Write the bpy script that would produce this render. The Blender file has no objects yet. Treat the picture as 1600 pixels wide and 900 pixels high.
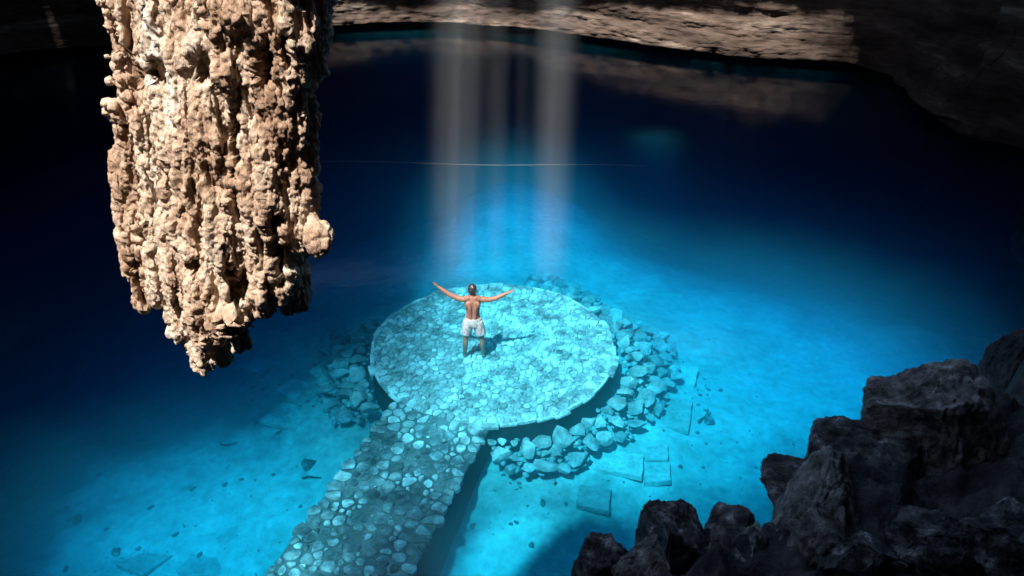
import bpy, bmesh, math, random
import numpy as np
from mathutils import Vector, Matrix

R = math.radians
SC = bpy.context.scene
COL = SC.collection
random.seed(7)
RNG = np.random.default_rng(7)

# ------------------------------------------------------------------ camera
CAM_Z, PITCH, FPX = 9.46, R(30.5), 1244.4          # 28 mm lens on a 36 mm sensor
cam_d = bpy.data.cameras.new('camera')
cam_d.lens, cam_d.sensor_width, cam_d.clip_end, cam_d.clip_start = 28.0, 36.0, 400.0, 0.05
cam = bpy.data.objects.new('camera', cam_d)
COL.objects.link(cam)
cam.location = (0, 0, CAM_Z)
cam.rotation_euler = (math.pi / 2 - PITCH, 0, 0)
SC.camera = cam

# ------------------------------------------------------------------ sky and sun
SUN = Vector((-0.30, -0.46, 1.0)).normalized()       # towards the sun: behind the left shoulder
world = bpy.data.worlds.new('World')
SC.world = world
world.use_nodes = True
wn = world.node_tree.nodes
wn.clear()
sky = wn.new('ShaderNodeTexSky')
sky.sky_type = 'NISHITA'
sky.sun_disc = False
sky.sun_elevation = math.asin(SUN.z)
sky.sun_rotation = R(180) + math.atan2(-SUN.x, -SUN.y)
bg = wn.new('ShaderNodeBackground')
bg.inputs['Strength'].default_value = 0.15
wo = wn.new('ShaderNodeOutputWorld')
world.node_tree.links.new(sky.outputs[0], bg.inputs['Color'])
world.node_tree.links.new(bg.outputs[0], wo.inputs['Surface'])
sun_d = bpy.data.lights.new('sun', 'SUN')
sun_d.energy, sun_d.angle, sun_d.color = 5.0, R(1.8), (1.0, 0.96, 0.90)
sun = bpy.data.objects.new('sun', sun_d)
COL.objects.link(sun)
sun.rotation_euler = SUN.to_track_quat('Z', 'Y').to_euler()
sun.location = SUN * 60

vs = SC.view_settings
vs.view_transform, vs.look, vs.gamma, vs.use_curve_mapping = 'Standard', 'None', 1.0, False
vs.exposure = 1.2
SC.render.engine = 'CYCLES'
cy = SC.cycles
cy.use_denoising = True
cy.max_bounces, cy.diffuse_bounces, cy.glossy_bounces = 8, 4, 3
cy.volume_bounces, cy.transparent_max_bounces, cy.transmission_bounces = 3, 16, 4
cy.sample_clamp_indirect = 4.0
cy.volume_step_rate = 1.0

# ------------------------------------------------------------------ layout helpers
AX = np.array([0, math.cos(PITCH), -math.sin(PITCH)])
UP = np.array([0, math.sin(PITCH), math.cos(PITCH)])
RT = np.array([1.0, 0, 0])
EYE = np.array([0, 0, CAM_Z])


def ray(u, v):
    return AX + RT * (u - 800) / FPX - UP * (v - 450) / FPX


def at_z(u, v, z=0.0):
    d = ray(u, v)
    return EYE + d * (z - CAM_Z) / d[2]


def at_y(u, v, y):
    d = ray(u, v)
    return EYE + d * y / d[1]


def at_d(u, v, d):
    return EYE + ray(u, v) * d


# ------------------------------------------------------------------ noise
def _hash(ix, iy, iz, seed):
    h = (ix.astype(np.int64) * 374761393 + iy.astype(np.int64) * 668265263
         + iz.astype(np.int64) * 2147483647 + seed * 1274126177) & 0xFFFFFFFF
    h = ((h ^ (h >> 13)) * 1274126177) & 0xFFFFFFFF
    h = ((h ^ (h >> 16)) * 2246822519) & 0xFFFFFFFF
    return (h ^ (h >> 15)) & 0xFFFFFFFF


def noise(P, seed=0):
    """gradient noise, about -1..1"""
    P = np.asarray(P, float)
    i = np.floor(P).astype(np.int64)
    f = P - i
    w = f * f * f * (f * (f * 6 - 15) + 10)
    out = np.zeros(len(P))
    for dx in (0, 1):
        for dy in (0, 1):
            for dz in (0, 1):
                h = _hash(i[:, 0] + dx, i[:, 1] + dy, i[:, 2] + dz, seed)
                gx = (h & 1023) / 511.5 - 1
                gy = ((h >> 10) & 1023) / 511.5 - 1
                gz = ((h >> 20) & 1023) / 511.5 - 1
                g = gx * (f[:, 0] - dx) + gy * (f[:, 1] - dy) + gz * (f[:, 2] - dz)
                wx = w[:, 0] if dx else 1 - w[:, 0]
                wy = w[:, 1] if dy else 1 - w[:, 1]
                wz = w[:, 2] if dz else 1 - w[:, 2]
                out += g * wx * wy * wz
    return out * 1.4


def fbm(P, octv=4, seed=0, gain=0.5, lac=2.03):
    P = np.asarray(P, float)
    a, s, o = 1.0, np.zeros(len(P)), 0
    for k in range(octv):
        s += a * noise(P * lac ** k + 17.3 * k, seed + k)
        a *= gain
    return s


def ridged(P, octv=4, seed=0, gain=0.5, lac=2.1):
    a, s = 1.0, np.zeros(len(P))
    for k in range(octv):
        s += a * (1 - 2 * np.abs(noise(P * lac ** k + 9.1 * k, seed + k)))
        a *= gain
    return s


def smooth(a, b, x):
    t = np.clip((x - a) / (b - a), 0, 1)
    return t * t * (3 - 2 * t)


def sdist(x, y, poly):
    d = np.full(len(x), 1e9)
    inside = np.zeros(len(x), bool)
    n = len(poly)
    for i in range(n):
        a, b_ = poly[i], poly[(i + 1) % n]
        e = b_ - a
        t = np.clip(((x - a[0]) * e[0] + (y - a[1]) * e[1]) / (e @ e), 0, 1)
        d = np.minimum(d, np.hypot(x - a[0] - e[0] * t, y - a[1] - e[1] * t))
        c = ((a[1] > y) != (b_[1] > y)) & (x < (b_[0] - a[0]) * (y - a[1]) / (b_[1] - a[1] + 1e-12) + a[0])
        inside ^= c
    return np.where(inside, d, -d)


# ------------------------------------------------------------------ mesh helpers
def mesh_np(name, V, F, smooth_shade=True):
    me = bpy.data.meshes.new(name)
    V = np.asarray(V, np.float32)
    if isinstance(F, np.ndarray):
        nv, nf, k = len(V), len(F), F.shape[1]
        me.vertices.add(nv)
        me.vertices.foreach_set('co', V.ravel())
        me.loops.add(nf * k)
        me.loops.foreach_set('vertex_index', F.astype(np.int32).ravel())
        me.polygons.add(nf)
        me.polygons.foreach_set('loop_start', np.arange(0, nf * k, k, dtype=np.int32))
        me.update(calc_edges=True)
    else:
        me.from_pydata(V.tolist(), [], [list(f) for f in F])
        me.update()
    me.validate()
    if smooth_shade:
        me.polygons.foreach_set('use_smooth', np.ones(len(me.polygons), bool))
    return me


def get_np(me):
    V = np.empty(len(me.vertices) * 3, np.float32)
    me.vertices.foreach_get('co', V)
    N = np.empty(len(me.vertices) * 3, np.float32)
    me.vertices.foreach_get('normal', N)
    return V.reshape(-1, 3).astype(float), N.reshape(-1, 3).astype(float)


def set_np(me, V):
    me.vertices.foreach_set('co', np.asarray(V, np.float32).ravel())
    me.update()


def obj(name, me, mat=None, parent=None, loc=None, label=None, cat=None, group=None, kind=None):
    o = bpy.data.objects.new(name, me)
    COL.objects.link(o)
    if mat is not None and me is not None and not me.materials:
        me.materials.append(mat)
    if parent is not None:
        o.parent = parent
    if loc is not None:
        o.location = loc
    for k, v in (('label', label), ('category', cat), ('group', group), ('kind', kind)):
        if v:
            o[k] = v
    return o


def grid_faces(nu, nv, close_u=False):
    """vertex index = j*nu + i"""
    i = np.arange(nu if close_u else nu - 1)
    j = np.arange(nv - 1)
    I, J = np.meshgrid(i, j)
    I, J = I.ravel(), J.ravel()
    I2 = (I + 1) % nu
    return np.stack([J * nu + I, J * nu + I2, (J + 1) * nu + I2, (J + 1) * nu + I], 1)


class Soup:
    """collects closed shells that are fused afterwards"""
    def __init__(self):
        self.V, self.F, self.n = [], [], 0

    def add(self, V, F):
        self.V.append(np.asarray(V, float))
        self.F += [tuple(int(x) + self.n for x in f) for f in F]
        self.n += len(V)

    def tube(self, pts, rx, ry=None, ref=(1, 0, 0), seg=12):
        pts = np.asarray(pts, float)
        n = len(pts)
        rx = np.broadcast_to(np.asarray(rx, float), (n,))
        ry = rx if ry is None else np.broadcast_to(np.asarray(ry, float), (n,))
        ref = np.asarray(ref, float)
        rows = []
        for i in range(n):
            t = pts[min(i + 1, n - 1)] - pts[max(i - 1, 0)]
            t /= np.linalg.norm(t) + 1e-9
            a = ref - t * ref.dot(t)
            if np.linalg.norm(a) < 1e-3:
                a = np.cross(t, [0.3, 0.5, 0.8])
            a /= np.linalg.norm(a)
            b = np.cross(t, a)
            ang = np.linspace(0, 2 * math.pi, seg, endpoint=False)
            rows.append(pts[i] + np.outer(np.cos(ang) * rx[i], a) + np.outer(np.sin(ang) * ry[i], b))
        V = np.concatenate(rows + [pts[:1], pts[-1:]])
        F = [tuple(f) for f in grid_faces(seg, n, True)]
        c0, c1 = n * seg, n * seg + 1
        for k in range(seg):
            F.append((c0, (k + 1) % seg, k))
            F.append((c1, (n - 1) * seg + k, (n - 1) * seg + (k + 1) % seg))
        self.add(V, F)

    def ball(self, c, r, sub=1):
        V, F = ICO[sub]
        self.add(np.asarray(c) + V * np.asarray(r), F)

    def fuse(self, voxel, name, smooth_it=0):
        V = np.concatenate(self.V)
        me = bpy.data.meshes.new('soup')
        me.from_pydata(V.tolist(), [], self.F)
        o = bpy.data.objects.new('soup', me)
        COL.objects.link(o)
        m = o.modifiers.new('fuse', 'REMESH')
        m.mode, m.voxel_size = 'VOXEL', voxel
        if smooth_it:
            s = o.modifiers.new('smooth', 'SMOOTH')
            s.factor, s.iterations = 0.5, smooth_it
        dg = bpy.context.evaluated_depsgraph_get()
        out = bpy.data.meshes.new_from_object(o.evaluated_get(dg))
        out.name = name
        bpy.data.objects.remove(o)
        bpy.data.meshes.remove(me)
        out.polygons.foreach_set('use_smooth', np.ones(len(out.polygons), bool))
        out.update()
        return out


def _ico(sub):
    bm = bmesh.new()
    bmesh.ops.create_icosphere(bm, subdivisions=sub, radius=1)
    V = np.array([v.co[:] for v in bm.verts])
    F = [tuple(v.index for v in f.verts) for f in bm.faces]
    bm.free()
    return V, F


ICO = {s: _ico(s) for s in (1, 2, 3, 5, 6)}


# ------------------------------------------------------------------ materials
def new_mat(name):
    m = bpy.data.materials.new(name)
    m.use_nodes = True
    nt = m.node_tree
    nt.nodes.clear()
    return m, nt


def rock_mat(name, cols, scale=2.0, fine=18.0, bump=0.4, rough=0.85, stretch=(1, 1, 1), dist=0.03,
             per_object=0.0, pos=None, spec=0.3):
    m, nt = new_mat(name)
    N, L = nt.nodes, nt.links
    out = N.new('ShaderNodeOutputMaterial')
    b = N.new('ShaderNodeBsdfPrincipled')
    L.new(b.outputs[0], out.inputs[0])
    b.inputs['Roughness'].default_value = rough
    b.inputs['Specular IOR Level'].default_value = spec
    tc = N.new('ShaderNodeNewGeometry')
    mp = N.new('ShaderNodeMapping')
    mp.inputs['Scale'].default_value = stretch
    L.new(tc.outputs['Position'], mp.inputs['Vector'])
    n1 = N.new('ShaderNodeTexNoise')
    n1.inputs['Scale'].default_value = scale
    n1.inputs['Detail'].default_value = 6
    n1.inputs['Roughness'].default_value = 0.62
    L.new(mp.outputs[0], n1.inputs['Vector'])
    cr = N.new('ShaderNodeValToRGB')
    pos = pos or [0.3 + 0.4 * i / (len(cols) - 1) for i in range(len(cols))]
    e = cr.color_ramp.elements
    while len(e) < len(cols):
        e.new(0.5)
    for i, c in enumerate(cols):
        e[i].position = pos[i]
        e[i].color = (*c, 1)
    L.new(n1.outputs['Fac'], cr.inputs['Fac'])
    col = cr.outputs['Color']
    n2 = N.new('ShaderNodeTexNoise')
    n2.inputs['Scale'].default_value = fine
    n2.inputs['Detail'].default_value = 5
    n2.inputs['Roughness'].default_value = 0.7
    L.new(mp.outputs[0], n2.inputs['Vector'])
    mr = N.new('ShaderNodeMapRange')
    mr.inputs['From Min'].default_value, mr.inputs['From Max'].default_value = 0.3, 0.7
    mr.inputs['To Min'].default_value, mr.inputs['To Max'].default_value = 0.65, 1.2
    L.new(n2.outputs['Fac'], mr.inputs['Value'])
    mx = N.new('ShaderNodeMix')
    mx.data_type, mx.blend_type = 'RGBA', 'MULTIPLY'
    mx.inputs['Factor'].default_value = 1.0
    L.new(col, mx.inputs[6])
    L.new(mr.outputs[0], mx.inputs[7])
    col = mx.outputs[2]
    if per_object:
        oi = N.new('ShaderNodeObjectInfo')
        m2 = N.new('ShaderNodeMapRange')
        m2.inputs['To Min'].default_value, m2.inputs['To Max'].default_value = 1 - per_object, 1 + per_object
        gi = N.new('ShaderNodeNewGeometry')
        sm = N.new('ShaderNodeMath')
        sm.operation = 'ADD'
        L.new(oi.outputs['Random'], sm.inputs[0])
        L.new(gi.outputs['Random Per Island'], sm.inputs[1])
        fc = N.new('ShaderNodeMath')
        fc.operation = 'FRACT'
        L.new(sm.outputs[0], fc.inputs[0])
        L.new(fc.outputs[0], m2.inputs['Value'])
        mx2 = N.new('ShaderNodeMix')
        mx2.data_type, mx2.blend_type = 'RGBA', 'MULTIPLY'
        mx2.inputs['Factor'].default_value = 1.0
        L.new(col, mx2.inputs[6])
        L.new(m2.outputs[0], mx2.inputs[7])
        col = mx2.outputs[2]
    L.new(col, b.inputs['Base Color'])
    if bump:
        bp = N.new('ShaderNodeBump')
        bp.inputs['Strength'].default_value = bump
        bp.inputs['Distance'].default_value = dist
        L.new(n2.outputs['Fac'], bp.inputs['Height'])
        L.new(bp.outputs[0], b.inputs['Normal'])
    return m


def plain_mat(name, col, rough=0.6, spec=0.4, sss=0.0):
    m, nt = new_mat(name)
    out = nt.nodes.new('ShaderNodeOutputMaterial')
    b = nt.nodes.new('ShaderNodeBsdfPrincipled')
    nz = nt.nodes.new('ShaderNodeTexNoise')
    nz.inputs['Scale'].default_value = 25
    hs = nt.nodes.new('ShaderNodeMix')
    hs.data_type = 'RGBA'
    hs.inputs[6].default_value = (*[c * 0.85 for c in col], 1)
    hs.inputs[7].default_value = (*[min(1, c * 1.12) for c in col], 1)
    nt.links.new(nz.outputs['Fac'], hs.inputs['Factor'])
    nt.links.new(hs.outputs[2], b.inputs['Base Color'])
    b.inputs['Roughness'].default_value = rough
    b.inputs['Specular IOR Level'].default_value = spec
    nt.links.new(b.outputs[0], out.inputs[0])
    return m


M = {}
M['sand'] = rock_mat('sand', [(0.42, 0.41, 0.36), (0.60, 0.58, 0.52), (0.68, 0.66, 0.60)], 0.9, 5.0, 0.25, 0.95, dist=0.04)
M['ceiling'] = rock_mat('ceiling_rock', [(0.10, 0.08, 0.07), (0.2, 0.17, 0.14)], 0.6, 6, 0.3, 0.95)
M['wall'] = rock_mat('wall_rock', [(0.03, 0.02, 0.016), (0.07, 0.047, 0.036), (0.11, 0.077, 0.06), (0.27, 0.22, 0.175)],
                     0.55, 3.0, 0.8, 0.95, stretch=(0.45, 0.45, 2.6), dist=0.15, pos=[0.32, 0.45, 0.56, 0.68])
M['stalactite'] = rock_mat('flowstone', [(0.30, 0.17, 0.10), (0.54, 0.36, 0.245), (0.68, 0.51, 0.375), (0.80, 0.72, 0.63)],
                           3.2, 48, 1.0, 0.85, stretch=(1, 1, 0.35), dist=0.03, pos=[0.33, 0.46, 0.57, 0.72])
M['boulder'] = rock_mat('boulder_rock', [(0.02, 0.019, 0.021), (0.10, 0.096, 0.098), (0.28, 0.27, 0.27), (0.82, 0.79, 0.78)], 7.0, 70, 1.0, 0.42,
                        spec=0.5, dist=0.035, pos=[0.38, 0.50, 0.6, 0.7])  # pale ramp end paints speckled highlights into the rock colour
M['boulder_warm'] = rock_mat('boulder_rock_warm', [(0.06, 0.056, 0.052), (0.26, 0.24, 0.215), (0.50, 0.465, 0.425), (0.88, 0.85, 0.82)], 7.0, 70, 1.0, 0.5,
                             spec=0.5, dist=0.035, pos=[0.36, 0.5, 0.6, 0.7])  # pale end stands in for highlights here too
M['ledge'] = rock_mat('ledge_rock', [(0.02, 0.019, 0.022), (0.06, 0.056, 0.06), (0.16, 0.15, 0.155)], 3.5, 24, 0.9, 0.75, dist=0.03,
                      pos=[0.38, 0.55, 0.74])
M['rubble'] = rock_mat('rubble_stone', [(0.16, 0.165, 0.165), (0.36, 0.365, 0.365), (0.62, 0.625, 0.62)], 3.4, 14, 0.8, 0.9, dist=0.03, per_object=0.3)
M['rubble_dark'] = rock_mat('stained_chip', [(0.06, 0.06, 0.055), (0.18, 0.175, 0.16), (0.34, 0.33, 0.30)], 3.0, 14, 0.6, 0.9)
M['slab'] = rock_mat('slab_stone', [(0.42, 0.41, 0.37), (0.60, 0.58, 0.53), (0.72, 0.70, 0.65)], 2.5, 12, 0.7, 0.9, per_object=0.32)
M['mortar'] = rock_mat('mortar', [(0.20, 0.205, 0.21), (0.36, 0.365, 0.37), (0.56, 0.565, 0.57)], 2.0, 16, 0.6, 0.95)
M['mortar_dark'] = rock_mat('algae_mortar', [(0.07, 0.08, 0.085), (0.15, 0.165, 0.17), (0.32, 0.33, 0.34)], 1.6, 14, 0.6, 0.95)
M['paver'] = rock_mat('paving_stone', [(0.24, 0.245, 0.25), (0.56, 0.57, 0.59), (0.88, 0.89, 0.91)], 2.6, 22, 1.0, 0.9, per_object=0.42, dist=0.06, pos=[0.36, 0.48, 0.62])  # stone tones vary; the bright mottling also stands in for ripple light
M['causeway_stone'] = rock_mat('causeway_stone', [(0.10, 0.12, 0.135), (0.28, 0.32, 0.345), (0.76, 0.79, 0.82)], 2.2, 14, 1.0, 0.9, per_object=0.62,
                               pos=[0.38, 0.52, 0.68])
M['shade_toned_wall'] = rock_mat('shade_toned_wall', [(0.006, 0.005, 0.005), (0.016, 0.012, 0.010), (0.035, 0.026, 0.022)], 2.0, 14, 0.7, 0.9)  # side walls' shade is put into this near-black colour
M['kerb'] = rock_mat('kerb_stone', [(0.46, 0.45, 0.40), (0.66, 0.64, 0.58)], 3.0, 14, 0.5, 0.9)
M['skin'] = plain_mat('skin', (0.235, 0.118, 0.08), 0.5)
M['hair'] = plain_mat('hair', (0.03, 0.025, 0.03), 0.35, 0.6)
M['rope'] = plain_mat('rope', (0.22, 0.24, 0.16), 0.8)
M['twig'] = plain_mat('twig', (0.05, 0.04, 0.03), 0.9)

# shorts: white cloth with a blue-green printed band
m, nt = new_mat('swim_shorts')
out = nt.nodes.new('ShaderNodeOutputMaterial')
b = nt.nodes.new('ShaderNodeBsdfPrincipled')
b.inputs['Roughness'].default_value = 0.8
g = nt.nodes.new('ShaderNodeNewGeometry')
vz = nt.nodes.new('ShaderNodeTexVoronoi')
vz.inputs['Scale'].default_value = 14
nt.links.new(g.outputs['Position'], vz.inputs['Vector'])
cr = nt.nodes.new('ShaderNodeValToRGB')
cr.color_ramp.elements[0].position, cr.color_ramp.elements[0].color = 0.2, (0.16, 0.28, 0.32, 1)
cr.color_ramp.elements[1].position, cr.color_ramp.elements[1].color = 0.45, (0.31, 0.36, 0.38, 1)
nt.links.new(vz.outputs['Distance'], cr.inputs['Fac'])
nt.links.new(cr.outputs[0], b.inputs['Base Color'])
nt.links.new(b.outputs[0], out.inputs[0])
M['shorts'] = m

# water: fresnel surface over clear blue water that swallows red
m, nt = new_mat('pool_water')
N, L = nt.nodes, nt.links
out = N.new('ShaderNodeOutputMaterial')
geo = N.new('ShaderNodeNewGeometry')
w1 = N.new('ShaderNodeTexNoise')
w1.inputs['Scale'].default_value, w1.inputs['Detail'].default_value = 2.2, 3
L.new(geo.outputs['Position'], w1.inputs['Vector'])
bp = N.new('ShaderNodeBump')
bp.inputs['Strength'].default_value, bp.inputs['Distance'].default_value = 0.2, 0.03
L.new(w1.outputs['Fac'], bp.inputs['Height'])
fr = N.new('ShaderNodeFresnel')
fr.inputs['IOR'].default_value = 1.33
L.new(bp.outputs[0], fr.inputs['Normal'])
tr = N.new('ShaderNodeBsdfTransparent')
gl = N.new('ShaderNodeBsdfGlossy')
gl.inputs['Roughness'].default_value = 0.11
L.new(bp.outputs[0], gl.inputs['Normal'])
mx = N.new('ShaderNodeMixShader')
L.new(fr.outputs[0], mx.inputs[0])
L.new(tr.outputs[0], mx.inputs[1])
L.new(gl.outputs[0], mx.inputs[2])
L.new(mx.outputs[0], out.inputs['Surface'])
va = N.new('ShaderNodeVolumeAbsorption')
va.inputs['Density'].default_value = 1.2
va.inputs['Color'].default_value = (0.0, 0.82, 0.941, 1)
vsn = N.new('ShaderNodeVolumeScatter')
vsn.inputs['Density'].default_value = 0.10
vsn.inputs['Color'].default_value = (0.10, 0.80, 1.0, 1)
vsn.inputs['Anisotropy'].default_value = 0.2
ad = N.new('ShaderNodeAddShader')
L.new(va.outputs[0], ad.inputs[0])
L.new(vsn.outputs[0], ad.inputs[1])
L.new(ad.outputs[0], out.inputs['Volume'])
M['water'] = m

# ------------------------------------------------------------------ pool floor
PZ = -0.68
PC = at_z(771, 540, PZ)            # platform centre
PR = 2.72
PC = np.array([PC[0], PC[1], PZ])


def floor_z(x, y):
    P = np.stack([x, y, np.zeros_like(x)], 1)
    r = np.hypot(x - PC[0], (y - PC[1]) * 0.95)
    z = -1.42 - 0.36 * smooth(3.2, 5.0, r)
    z -= 0.16 * np.clip(r - 4.5, 0, 6) * (1 - 0.7 * np.exp(-((x / 3.5) ** 2)) * smooth(0, 3, y - PC[1]))
    far_ = 5.0 * np.exp(-((x / 4.0) ** 2))
    z -= 0.16 * np.log1p(np.exp(np.clip(0.5 * (y - PC[1] - 6.0 - far_), -30, 30))) / 0.5
    z -= 0.5 * np.log1p(np.exp(np.clip(1.0 * (y - PC[1] - 10.0 - far_), -30, 30)))
    z -= 0.45 * np.log1p(np.exp(np.clip(1.0 * (-x - 10.0), -30, 30)))
    z = np.maximum(z, -8.5 + 0.1 * (z + 8.5))
    z += 0.10 * fbm(P * 0.5, 3, 3) + 0.02 * fbm(P * 2.5, 3, 5)
    return z


xs, ys = np.arange(-30, 26.01, 0.16), np.arange(-7, 52.01, 0.16)
X, Y = np.meshgrid(xs, ys)
V = np.stack([X.ravel(), Y.ravel(), floor_z(X.ravel(), Y.ravel())], 1)
obj('pool_floor', mesh_np('pool_floor', V, grid_faces(len(xs), len(ys))), M['sand'], kind='structure')


def fz(x, y):
    return float(floor_z(np.array([x]), np.array([y]))[0])


# ------------------------------------------------------------------ water
def box_mesh(name, lo, hi):
    x0, y0, z0 = lo
    x1, y1, z1 = hi
    V = [(x0, y0, z0), (x1, y0, z0), (x1, y1, z0), (x0, y1, z0), (x0, y0, z1), (x1, y0, z1), (x1, y1, z1), (x0, y1, z1)]
    F = [(3, 2, 1, 0), (4, 5, 6, 7), (0, 1, 5, 4), (1, 2, 6, 5), (2, 3, 7, 6), (3, 0, 4, 7)]
    return mesh_np(name, V, F, False)


obj('water', box_mesh('water', (-29.5, -6.5, -11.0), (25.5, 51.5, 0.0)), M['water'], kind='structure')

# ------------------------------------------------------------------ cave wall (ring)
ring = [at_z(u, v, 0.0)[:2] for u, v in ((0, 103), (180, 84), (500, 56), (740, 50), (1000, 84), (1150, 104), (1330, 118),
                                         (1400, 158), (1460, 206), (1600, 240))]
ring = [tuple(p) for p in ring]
ring += [(14.5, 20.0), (12.6, 16.0), (10.8, 12.5), (9.4, 9.8), (9.2, 6.5), (9.5, 2.0), (8.0, -3.5), (2, -5.5), (-5, -5),
         (-11, -1), (-17, 8), (-22.5, 18), (-25, 27)]
ring = np.array(ring[::1])
# smooth closed resample
seg = []
n = len(ring)
for i in range(n):
    p0, p1, p2, p3 = ring[i - 1], ring[i], ring[(i + 1) % n], ring[(i + 2) % n]
    k = max(6, int(np.linalg.norm(p2 - p1) / (0.11 if i < 11 or i > 20 else 0.25)))
    for t in np.linspace(0, 1, k, endpoint=False):
        seg.append(0.5 * ((2 * p1) + (-p0 + p2) * t + (2 * p0 - 5 * p1 + 4 * p2 - p3) * t * t + (-p0 + 3 * p1 - 3 * p2 + p3) * t ** 3))
seg = np.array(seg)
tan = np.roll(seg, -1, 0) - np.roll(seg, 1, 0)
tan /= np.linalg.norm(tan, axis=1)[:, None]
nrm = np.stack([-tan[:, 1], tan[:, 0]], 1)            # points away from the pool or towards it
cen = np.array([0, 16.0])
nrm *= np.sign(((seg - cen) * nrm).sum(1))[:, None]   # outward
zs = np.concatenate([np.linspace(-8, -0.3, 8), np.linspace(-0.1, 3.2, 84), np.linspace(3.5, 12.2, 24)])
K = len(seg)
S2, Z2 = np.meshgrid(np.arange(K), zs)
sx, sy = seg[S2.ravel(), 0], seg[S2.ravel(), 1]
nx, ny = nrm[S2.ravel(), 0], nrm[S2.ravel(), 1]
zz = Z2.ravel()
P = np.stack([sx, sy, zz], 1)
lip = smooth(25, 29, sy) * smooth(16.5, 12.5, sx)        # the far side hangs over the water with a dark slot below
strata = fbm(P * np.array([0.4, 0.4, 2.6]), 4, 21) * 0.13 + ridged(P * np.array([1.1, 1.1, 4.0]), 3, 31) * 0.05 + 0.10 * fbm(P * np.array([1.5, 1.5, 2.5]), 4, 33)
strata += 0.10 * ridged(P * np.array([1.4, 1.4, 0.7]), 3, 35) + np.round(fbm(P * np.array([0.2, 0.2, 1.3]), 2, 41) * 4) / 4 * 0.22
rough = fbm(P * 0.9, 5, 51) * 0.35
lean = -0.10 * np.clip(zz, 0, 12) * (1 - lip) + 0.32 * np.clip(zz - 0.4, 0, 3) * lip
off = (strata * 0.75 + rough * 0.3) * lip + (rough * 1.1 + fbm(P * np.array([.4, .4, .25]), 3, 61) * 0.7) * (1 - lip) + lean
lipz = 0.38 + 0.10 * noise(P * np.array([0.22, 0.22, 0]), 71)
off += lip * 2.6 * smooth(lipz + 0.02, lipz - 0.10, zz)
bank = np.exp(-((sx - 17.5) ** 2 + (sy - 29) ** 2) / 18)
off += bank * (2.2 - 0.9 * np.clip(zz, -1, 4))  * 0 + bank * 1.3 * np.clip(zz, 0, 3)
V = np.stack([sx + nx * off, sy + ny * off, zz], 1)
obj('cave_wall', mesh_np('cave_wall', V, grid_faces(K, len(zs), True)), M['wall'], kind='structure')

# ------------------------------------------------------------------ unseen cave ceiling, its openings invented to shape the sunlight
CZ = 11.6
SL = SUN.x / SUN.z, SUN.y / SUN.z


def lit(x, y):
    """how much of the roof is open above the spot (x, y) of the water, along the sunlight"""
    s = np.zeros_like(x)
    for cx, cyy, rx, ry, a in ((1.3, 13.7, 2.7, 3.1, 1.6), (5.9, 14.9, 3.4, 3.0, 1.35), (-5.6, 9.3, 3.4, 2.3, 0.9), (-1.0, 11.6, 1.6, 1.3, 0.5),
                               (-0.2, 20.6, 1.9, 4.4, 1.9), (2.6, 19.3, 1.4, 1.6, 0.7), (5.0, 18.2, 2.6, 1.6, 0.3), (2.6, 11.8, 1.5, 1.2, 0.7),
                               (4.9, 26.8, 0.9, 0.7, 0.6), (-3.4, 13.4, 1.6, 1.4, 0.25)):
        q = ((x - cx) / rx) ** 2 + ((y - cyy) / ry) ** 2
        s += a * np.exp(-q)
    s *= 1 - 0.45 * np.exp(-((x + 3.0) / 1.1) ** 2 - ((y - 14.2) / 2.0) ** 2)
    s *= 1 - 0.45 * np.exp(-((x + 2.3) / 1.2) ** 2 - ((y - 8.9) / 1.6) ** 2)
    gx, gy = -2.25 - SL[0] * 7.6, 4.9 - SL[1] * 7.6
    s += 2.0 * smooth(1.25, 0.95, np.hypot((x - gx), y - gy) / 1.25)        # gap added to light the stalactite
    s *= 1 - smooth(2.3, 0.7, np.hypot((x - 4.9) * 0.65, (y - 7.4)))
    s = s * smooth(0.07, 0.16, s)
    s = np.where(y > 30, 0, s)
    far = ((y > 30) | ((x > 13) & (y > 22))) & (x > -10) & (x < 25)
    if far.any():                                        # slit added to light the far wall
        dq = sdist(x[far], y[far], ring)
        wob = 0.10 * noise(np.stack([x[far] * 1.3, y[far] * 1.3, 0 * dq], 1), 93)
        s[far] = (0.95 * smooth(15.5, 11.5, x[far])) * ((dq + wob < -0.33) & (dq + wob > -1.2 - 0.07 * np.clip(x[far], 0, 30)))
    return np.clip(s, 0, 1)


cell = 0.1
xs = np.arange(-24, 20.01, cell)
ys = np.arange(-8, 44.01, cell)
X, Y = np.meshgrid(xs, ys)
cx, cyy = (X[:-1, :-1] + cell / 2).ravel(), (Y[:-1, :-1] + cell / 2).ravel()
fx, fy = cx - SL[0] * CZ, cyy - SL[1] * CZ
ci, cj = np.round(cx / cell), np.round(cyy / cell)
rnd = 0.05 * noise(np.stack([fx * 0.9, fy * 0.9, 0 * fx], 1), 88) + np.mod(ci * 0.7548776662 + cj * 0.5698402910, 1.0) * 0.5 + 0.05 * RNG.random(len(fx))
rnd = np.argsort(np.argsort(rnd)) / len(rnd)
keep = rnd >= lit(fx, fy) * 1.02
F = grid_faces(len(xs), len(ys))[keep]
V = np.stack([X.ravel(), Y.ravel(), np.full(X.size, CZ)], 1)
V[:, 2] += 0.15 * fbm(V * 0.7, 3, 90)
nV = len(V)
x0, x1, y0, y1 = -24, 20, -8, 44
big = [(-60, -40), (60, -40), (60, 80), (-60, 80), (x0, y0), (xs[-1], y0), (xs[-1], ys[-1]), (x0, ys[-1])]
V = np.concatenate([V, [(a, b_, CZ) for a, b_ in big]])
F = np.concatenate([F, np.array([(0, 1, 5, 4), (1, 2, 6, 5), (2, 3, 7, 6), (3, 0, 4, 7)]) + nV])
obj('light_mask_ceiling', mesh_np('light_mask_ceiling', V, F), M['ceiling'], kind='structure')

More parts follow.
